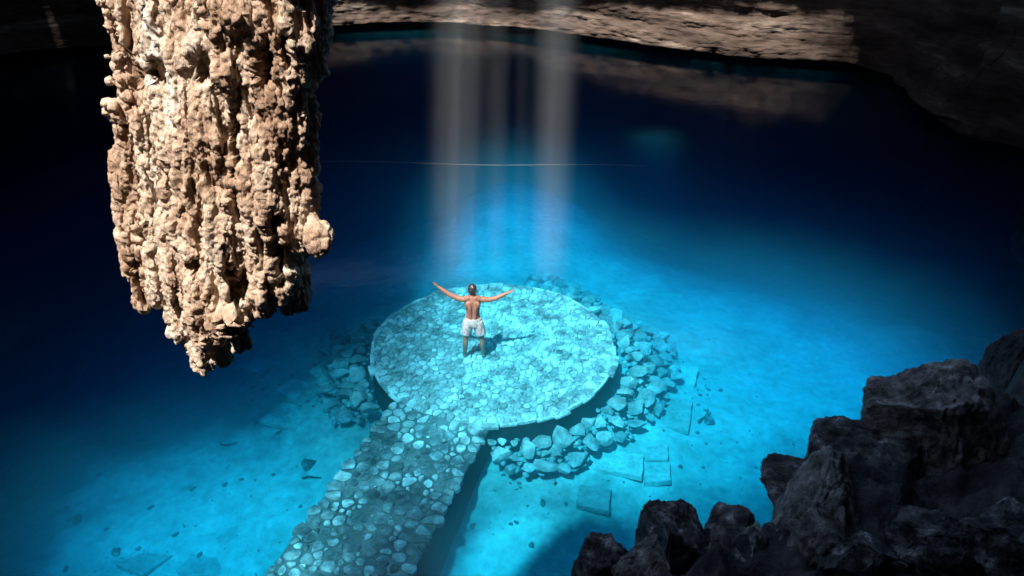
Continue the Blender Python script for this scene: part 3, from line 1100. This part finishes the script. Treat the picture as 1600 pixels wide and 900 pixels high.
# ------------------------------------------------------------------ loose slabs on the sand
def slab(pp, label, th=0.09, lift=0.03, tilt=0.0, mat='slab', seed=0):
    rng = random.Random(seed)
    zc = -1.6
    for _ in range(3):
        P_ = np.array([at_z(u, v, zc) for u, v in pp])
        c = P_.mean(0)
        zc = fz(c[0], c[1]) + th + lift
    Q = []
    n_ = len(P_)
    for i in range(n_):                                  # broken edges
        a, b_ = P_[i], P_[(i + 1) % n_]
        for t in (0, 0.2, 0.4, 0.6, 0.8):
            q = a + (b_ - a) * t
            Q.append(q + np.array([rng.uniform(-1, 1), rng.uniform(-1, 1), 0]) * 0.018 * np.linalg.norm(b_ - a))
    Q = np.array(Q) - np.array([c[0], c[1], zc])
    Q[:, 2] = tilt * Q[:, 0]
    k = len(Q)
    V_ = np.concatenate([Q * np.array([1.01, 1.01, 1]) - np.array([0, 0, th + 0.05]), Q - np.array([0, 0, 0.02]), Q * np.array([0.975, 0.975, 1])])
    F_ = [tuple(f) for f in grid_faces(k, 3, True)] + [tuple(range(2 * k, 3 * k))]
    obj('stone_slab', mesh_np('stone_slab', V_, F_, False), M[mat], loc=(c[0], c[1], zc), label=label, cat='slab', group='loose slabs on the pool floor')


SLABS = [
    ([(1046, 622), (1082, 627), (1076, 673), (1030, 664)], 'bright square slab just right of the rubble crescent, below the smaller slab'),
    ([(1062, 570), (1092, 574), (1086, 600), (1056, 598)], 'small pale slab right of the rubble crescent, above the bright square one'),
    ([(950, 702), (1006, 710), (1004, 744), (928, 732)], 'bright wide slab below the outer end of the rubble crescent'),
    ([(1010, 722), (1046, 722), (1048, 750), (1006, 754)], 'square slab beside the bright wide slab, on its right side'),
    ([(1012, 697), (1044, 695), (1044, 718), (1008, 718)], 'small faint slab directly above the square one beside the bright wide slab'),
    ([(905, 758), (955, 764), (952, 798), (900, 790)], 'dim slab half sunk in sand below the bright wide slab'),
    ([(404, 655), (440, 628), (494, 640), (460, 672)], 'large dark-edged slab left of the causeway, nearest to the left rubble'),
    ([(430, 608), (458, 590), (488, 602), (462, 624)], 'smaller slab just above the large dark-edged one, left of the rubble'),
    ([(365, 572), (402, 560), (446, 566), (398, 580)], 'narrow thin slab on the dim floor below the stalactite tip'),
    ([(180, 880), (226, 862), (270, 868), (222, 898)], 'tilted slab with dark edges at the bottom left, left of the broken one'),
    ([(275, 890), (300, 866), (350, 872), (345, 905), (290, 910)], 'broken dark slab at the bottom edge, nearest the causeway'),
    ([(42, 880), (90, 872), (95, 905), (40, 905)], 'faint slab in the bottom left corner'),
]
for i, (pp, lab) in enumerate(SLABS):
    slab(pp, lab, seed=i, th=random.uniform(0.05, 0.08), lift=random.uniform(0.0, 0.03), tilt=random.uniform(-0.05, 0.05))

LOOSE = [(483, 722, 13, 'dark round stone lying alone on the sand left of the causeway'),
         (165, 818, 9, 'small dark stone alone in the bright patch at lower left'),
         (95, 757, 12, 'dark stone at the dim left end of the bright patch'),
         (512, 650, 10, 'single stone fallen at the lower foot of the left rubble'),
         (805, 752, 15, 'low stone lying apart below the rubble crescent, near the causeway wall'),
         (1108, 646, 11, 'dark lone stone to the right of the bright square slab')]
for i, (u, v, r, lab) in enumerate(LOOSE):
    c = at_z(u, v, -1.6)
    rm = r / 60
    me = rubs[i].copy()
    me.materials.clear()
    me.materials.append(M['boulder_warm' if 'dark' in lab else 'rubble'])
    o = obj('loose_stone', me, loc=(c[0], c[1], fz(c[0], c[1]) + rm * 0.3), label=lab, cat='stone', group='loose stones on the pool floor')
    o.scale = (rm, rm * 0.8, rm * 0.8)
    o.rotation_euler = (0.1, 0.05, i)

# sunken sticks
for i, (ua, va_, ub, vb, lab) in enumerate([
        (472, 744, 502, 748, 'short dark stick on the sand beside the causeway'),
        (1090, 660, 1112, 640, 'dark forked stick on the bright sand right of the slabs'),
        (1205, 712, 1222, 718, 'thin dark stick alone on the sand toward the boulders'),
        (340, 676, 368, 680, 'thin stick on the dim sand below the stalactite')]):
    a, b_ = at_z(ua, va_, -1.7), at_z(ub, vb, -1.7)
    a[2], b_[2] = fz(*a[:2]) + 0.04, fz(*b_[:2]) + 0.06
    sp = Soup()
    t = np.linspace(0, 1, 7)
    pts = a + np.outer(t, b_ - a)
    pts[:, 2] += 0.03 * np.sin(t * 5 + i)
    pts[:, 0] += 0.02 * np.sin(t * 9 + i)
    c = pts.mean(0)
    sp.tube(pts - c, 0.022 * (1.1 - 0.6 * t), seg=7)
    if 'forked' in lab:
        q = pts[3] - c
        sp.tube([q, q + [0.1, 0.12, 0.03], q + [0.15, 0.25, 0.05]], [0.016, 0.013, 0.007], seg=6)
    obj('stick', mesh_np('stick', np.concatenate(sp.V), sp.F), M['twig'], loc=tuple(c), label=lab, cat='stick', group='sunken sticks')

# scattered chips and grit on the sand
sp = Soup()
rg = random.Random(77)
for k in range(330):
    cl = rg.choice(((300, 760, 220, 90), (250, 860, 200, 40), (450, 640, 80, 60), (960, 740, 120, 50), (1080, 620, 60, 90), (820, 800, 90, 60), (1150, 690, 120, 80), (420, 600, 90, 60)))
    c = at_z(rg.gauss(cl[0], cl[2] * 0.5), rg.gauss(cl[1], cl[3] * 0.5), -1.8)
    q = c[:2] - CM
    if np.hypot(*(c[:2] - PC[:2])) < PR + 0.3 or (q @ axis > -0.4 and abs(q @ side) < hw + 0.15):
        continue
    rm = 0.015 + 0.07 * rg.random() ** 4
    W, _n = get_np(rg.choice(rubs))
    W = W * np.array([rm * rg.uniform(0.8, 1.8), rm, rm * 0.6])
    a = rg.uniform(0, 6.28)
    W = np.stack([W[:, 0] * math.cos(a) - W[:, 1] * math.sin(a), W[:, 0] * math.sin(a) + W[:, 1] * math.cos(a), W[:, 2]], 1)
    sp.add(W + np.array([c[0], c[1], fz(c[0], c[1]) + rm * 0.2]), ICO[2][1])
obj('stone_chips', mesh_np('stone_chips', np.concatenate(sp.V), np.array(sp.F)), M['rubble_dark'], label='scattered dark stone chips on the pale sandy pool floor', cat='gravel', kind='stuff')

# thin guide rope lying across the far water
a, b_ = at_z(480, 252, 0.02), at_z(1010, 259, 0.02)
t = np.linspace(0, 1, 60)
pts = a + np.outer(t, b_ - a)
pts[:, 1] += 0.08 * np.sin(t * 9)
pts[:, 2] = 0.008
c = pts.mean(0)
sp = Soup()
sp.tube(pts - c, 0.004, seg=6)
obj('rope', mesh_np('rope', np.concatenate(sp.V), sp.F), M['rope'], loc=tuple(c), label='thin pale rope floating across the dark far water', cat='rope')

# ------------------------------------------------------------------ the bather
FEET = at_z(741, 557, PZ + 0.01)
SCL = 1.0
per = obj('person', None, loc=(FEET[0], FEET[1], PZ + 0.005), label='bare-backed person in pale swim shorts standing in the water with arms spread wide', cat='person')


def finger(sp, p0, d1, d2, L_, r):
    p0, d1, d2 = map(np.asarray, (p0, d1, d2))
    a = p0 + d1 * L_ * 0.45
    b2 = a + (d1 * 0.6 + d2 * 0.4) * L_ * 0.3
    c2 = b2 + (d1 * 0.4 + d2 * 0.6) * L_ * 0.25
    sp.tube([p0 - d1 * 0.02, p0, a, b2, c2], [r * 1.1, r * 1.05, r, r * 0.95, r * 0.7], seg=8)


sp = Soup()
# trunk
sp.tube([(0, 0, .84), (0, -.01, .93), (0, -.01, 1.02), (0, .0, 1.14), (0, .01, 1.26), (0, .01, 1.37), (0, .0, 1.46), (0, 0, 1.52), (0, .01, 1.56)],
        [.13, .165, .155, .14, .155, .175, .165, .10, .06], [.10, .115, .105, .095, .105, .115, .10, .07, .055], seg=24)
for s in (-1, 1):        # back muscles and shoulder blades
    sp.tube([(s * .045, -.075, .98), (s * .05, -.085, 1.15), (s * .06, -.095, 1.3), (s * .06, -.08, 1.44)], [.04, .042, .045, .035], seg=10)
    sp.ball((s * .10, -.075, 1.37), (.065, .045, .085), 2)
    sp.tube([(s * .05, -.02, 1.53), (s * .13, -.015, 1.49), (s * .19, 0, 1.465)], [.06, .062, .06], seg=10)
    # legs
    sp.tube([(s * .085, 0, .92), (s * .11, .0, .82), (s * .14, .01, .66), (s * .165, .01, .50), (s * .175, .005, .44), (s * .185, -.015, .34), (s * .195, -.01, .2),
             (s * .2, -.005, .09), (s * .2, 0, .04)], [.10, .098, .082, .062, .058, .06, .048, .038, .036], seg=14)
    sp.tube([(s * .2, -.05, .035), (s * .205, .02, .045), (s * .215, .10, .035), (s * .22, .17, .022)], [.034, .042, .045, .03], [.03, .04, .028, .016], seg=10)
# neck and head, tipped back a little
sp.tube([(0, 0, 1.50), (0, .01, 1.57), (0, .02, 1.64)], [.062, .056, .056], seg=14)
HC = np.array([0.0, .035, 1.70])
sp.ball(HC, (.076, .092, .112), 3)
sp.ball(HC + [0, .055, -.06], (.052, .05, .055), 2)      # jaw
sp.ball(HC + [0, .10, -.015], (.014, .02, .026), 1)      # nose
sp.ball(HC + [0, .082, .03], (.05, .02, .015), 1)        # brow
sp.ball(HC + [0, .098, -.055], (.024, .01, .008), 1)     # mouth
for s in (-1, 1):
    sp.ball(HC + [s * .078, -.005, -.01], (.012, .022, .032), 1)
# arms: the one on the left is raised higher
ARMS = [(-1, [(-.19, 0, 1.465), (-.33, .01, 1.50), (-.47, .02, 1.565), (-.60, .05, 1.65), (-.70, .07, 1.725)]),
        (1, [(.19, 0, 1.465), (.33, .01, 1.455), (.47, .02, 1.475), (.60, .05, 1.525), (.71, .07, 1.57)])]
for s, pp in ARMS:
    sp.tube(pp, [.068, .060, .050, .046, .033], seg=12, ref=(0, 0, 1))
    w = np.array(pp[-1])
    dr = w - np.array(pp[-2])
    dr /= np.linalg.norm(dr)
    fw = np.array([0, 1.0, 0])
    upv = np.cross(dr, fw) if s > 0 else np.cross(fw, dr)
    upv /= np.linalg.norm(upv)
    pc = w + dr * 0.055
    sp.tube([w - dr * .01, w + dr * .03, pc + dr * .01, w + dr * .10], [.026, .036, .042, .036], [.022, .017, .016, .013], ref=(0, 1, 0), seg=12)
    for k, (o_, L_) in enumerate(((.030, .072), (.010, .083), (-.010, .077), (-.029, .060))):
        finger(sp, w + dr * .098 + fw * o_ * 1.05, dr + fw * o_ * 5, upv, L_ * 1.05, .0092)
    finger(sp, w + dr * .035 + fw * .032, dr * .55 + fw * .8, upv, .065, .0105)
me = sp.fuse(0.0062, 'person_body', 4)
me.transform(Matrix.Scale(SCL, 4))
obj('body', me, M['skin'], parent=per)
# hair
sp = Soup()
sp.ball(HC + [0, -.016, .02], (.088, .094, .108), 3)
sp.ball(HC + [0, -.045, -.04], (.074, .062, .075), 2)
rr_ = random.Random(3)
for k in range(90):
    a, e = rr_.uniform(0, 6.28), rr_.uniform(-0.6, 1.4)
    dv = np.array([math.cos(a) * math.cos(e), math.sin(a) * math.cos(e), math.sin(e)])
    if dv[1] > 0.55 and dv[2] < 0.5:
        continue
    p = HC + [0, -.016, .02] + dv * np.array([.084, .09, .104])
    sp.tube([p, p + dv * 0.008 + np.array([0, -0.006, -.03])], [.014, .007], seg=6)
me = sp.fuse(0.0062, 'hair', 1)
me.transform(Matrix.Scale(SCL, 4))
obj('hair', me, M['hair'], parent=per)
# shorts
sp = Soup()
sp.tube([(0, -.01, .845), (0, -.012, .93), (0, -.01, 1.0), (0, -.008, 1.025)], [.158, .182, .170, .164], [.125, .132, .122, .118], seg=24)
for s in (-1, 1):
    sp.tube([(s * .085, -.005, .93), (s * .115, 0, .82), (s * .142, .005, .68), (s * .155, .006, .60)], [.118, .122, .112, .108], seg=18)
me = sp.fuse(0.0065, 'shorts', 6)
V, N_ = get_np(me)
V += N_ * (0.008 * fbm(V * np.array([14, 14, 4]), 2, 700))[:, None]
set_np(me, V)
me.transform(Matrix.Scale(SCL, 4))
obj('shorts', me, M['shorts'], parent=per)


# ------------------------------------------------------------------ light shafts, drawn as added columns of haze
def shaft_mat(name, dens, soft, streak):
    m, nt = new_mat(name)
    N, L = nt.nodes, nt.links
    out = N.new('ShaderNodeOutputMaterial')
    tc = N.new('ShaderNodeTexCoord')
    sep = N.new('ShaderNodeSeparateXYZ')
    L.new(tc.outputs['Object'], sep.inputs[0])
    cmb = N.new('ShaderNodeCombineXYZ')
    L.new(sep.outputs[0], cmb.inputs[0])
    L.new(sep.outputs[1], cmb.inputs[1])
    ln = N.new('ShaderNodeVectorMath')
    ln.operation = 'LENGTH'
    L.new(cmb.outputs[0], ln.inputs[0])
    mr = N.new('ShaderNodeMapRange')
    mr.interpolation_type = 'SMOOTHSTEP'
    mr.inputs['From Min'].default_value, mr.inputs['From Max'].default_value = 1.0, 1.0 - soft
    mr.inputs['To Min'].default_value, mr.inputs['To Max'].default_value = 0.0, dens
    L.new(ln.outputs['Value'], mr.inputs['Value'])
    nz = N.new('ShaderNodeTexNoise')
    nz.noise_dimensions = '2D'
    nz.inputs['Scale'].default_value = 2.6
    nz.inputs['Detail'].default_value = 2
    L.new(cmb.outputs[0], nz.inputs['Vector'])
    m2 = N.new('ShaderNodeMapRange')
    m2.inputs['From Min'].default_value, m2.inputs['From Max'].default_value = 0.38, 0.6
    m2.inputs['To Min'].default_value, m2.inputs['To Max'].default_value = 1.0 - streak, 1.0
    L.new(nz.outputs['Fac'], m2.inputs['Value'])
    mu = N.new('ShaderNodeMath')
    mu.operation = 'MULTIPLY'
    L.new(mr.outputs[0], mu.inputs[0])
    L.new(m2.outputs[0], mu.inputs[1])
    hz = N.new('ShaderNodeMapRange')                     # the added haze fades out towards the water
    hz.interpolation_type = 'SMOOTHSTEP'
    hz.inputs['From Min'].default_value, hz.inputs['From Max'].default_value = 0.0, 0.10
    hz.inputs['To Min'].default_value, hz.inputs['To Max'].default_value = 0.35, 1.0
    L.new(sep.outputs[2], hz.inputs['Value'])
    mh = N.new('ShaderNodeMath')
    mh.operation = 'MULTIPLY'
    L.new(mu.outputs[0], mh.inputs[0])
    L.new(hz.outputs[0], mh.inputs[1])
    mu = mh
    pv = N.new('ShaderNodeVolumePrincipled')
    pv.inputs['Color'].default_value = (0.95, 0.93, 0.9, 1)
    pv.inputs['Anisotropy'].default_value = 0.0
    L.new(mu.outputs[0], pv.inputs['Density'])
    L.new(pv.outputs[0], out.inputs['Volume'])
    return m


n = 28
ang = np.linspace(0, 2 * math.pi, n, endpoint=False)
SHAFTS = [  # u top(v=40), u bottom(v=420), y, half width px top, bottom, density, softness, streak, label
    (874, 858, 16.4, 36, 40, 0.15, 1.0, 0.3, 'broad grey light shaft on the right, falling on the rear edge of the platform'),
    (748, 712, 16.2, 46, 54, 0.11, 1.0, 0.6, 'soft light shaft on the left, falling beyond the bather'),
    (789, 775, 16.6, 20, 24, 0.09, 1.0, 0.5, 'thin faint light shaft just right of the soft left one'),
    (822, 812, 16.8, 16, 18, 0.04, 1.0, 0.5, 'faintest narrow light shaft just left of the broad grey one'),
]
for ut, ub, yy, wt, wb, dn, so, sk, lab in SHAFTS:
    A, B = at_y(ut, 40, yy), at_y(ub, 420, yy)
    dv = (A - B) / (A[2] - B[2])
    bot = B + dv * (0.03 - B[2])
    topp = B + dv * (11.0 - B[2])
    dep = float((B - EYE) @ AX)
    r1, r0 = wt / FPX * dep, wb / FPX * dep
    V_ = np.concatenate([np.stack([np.cos(ang), np.sin(ang), np.full(n, q)], 1) for q in (0.0, 1.0)])
    F_ = [tuple(f) for f in grid_faces(n, 2, True)] + [tuple(range(n))[::-1], tuple(range(n, 2 * n))]
    o = obj('light_shaft', mesh_np('light_shaft', V_, F_, False), shaft_mat('shaft_haze', dn, so, sk), label=lab, cat='light shaft', kind='stuff')
    d_ = topp - bot
    o.matrix_world = Matrix(((r0, 0, d_[0], bot[0]), (0, r0, d_[1], bot[1]), (0, 0, d_[2], bot[2]), (0, 0, 0, 1)))
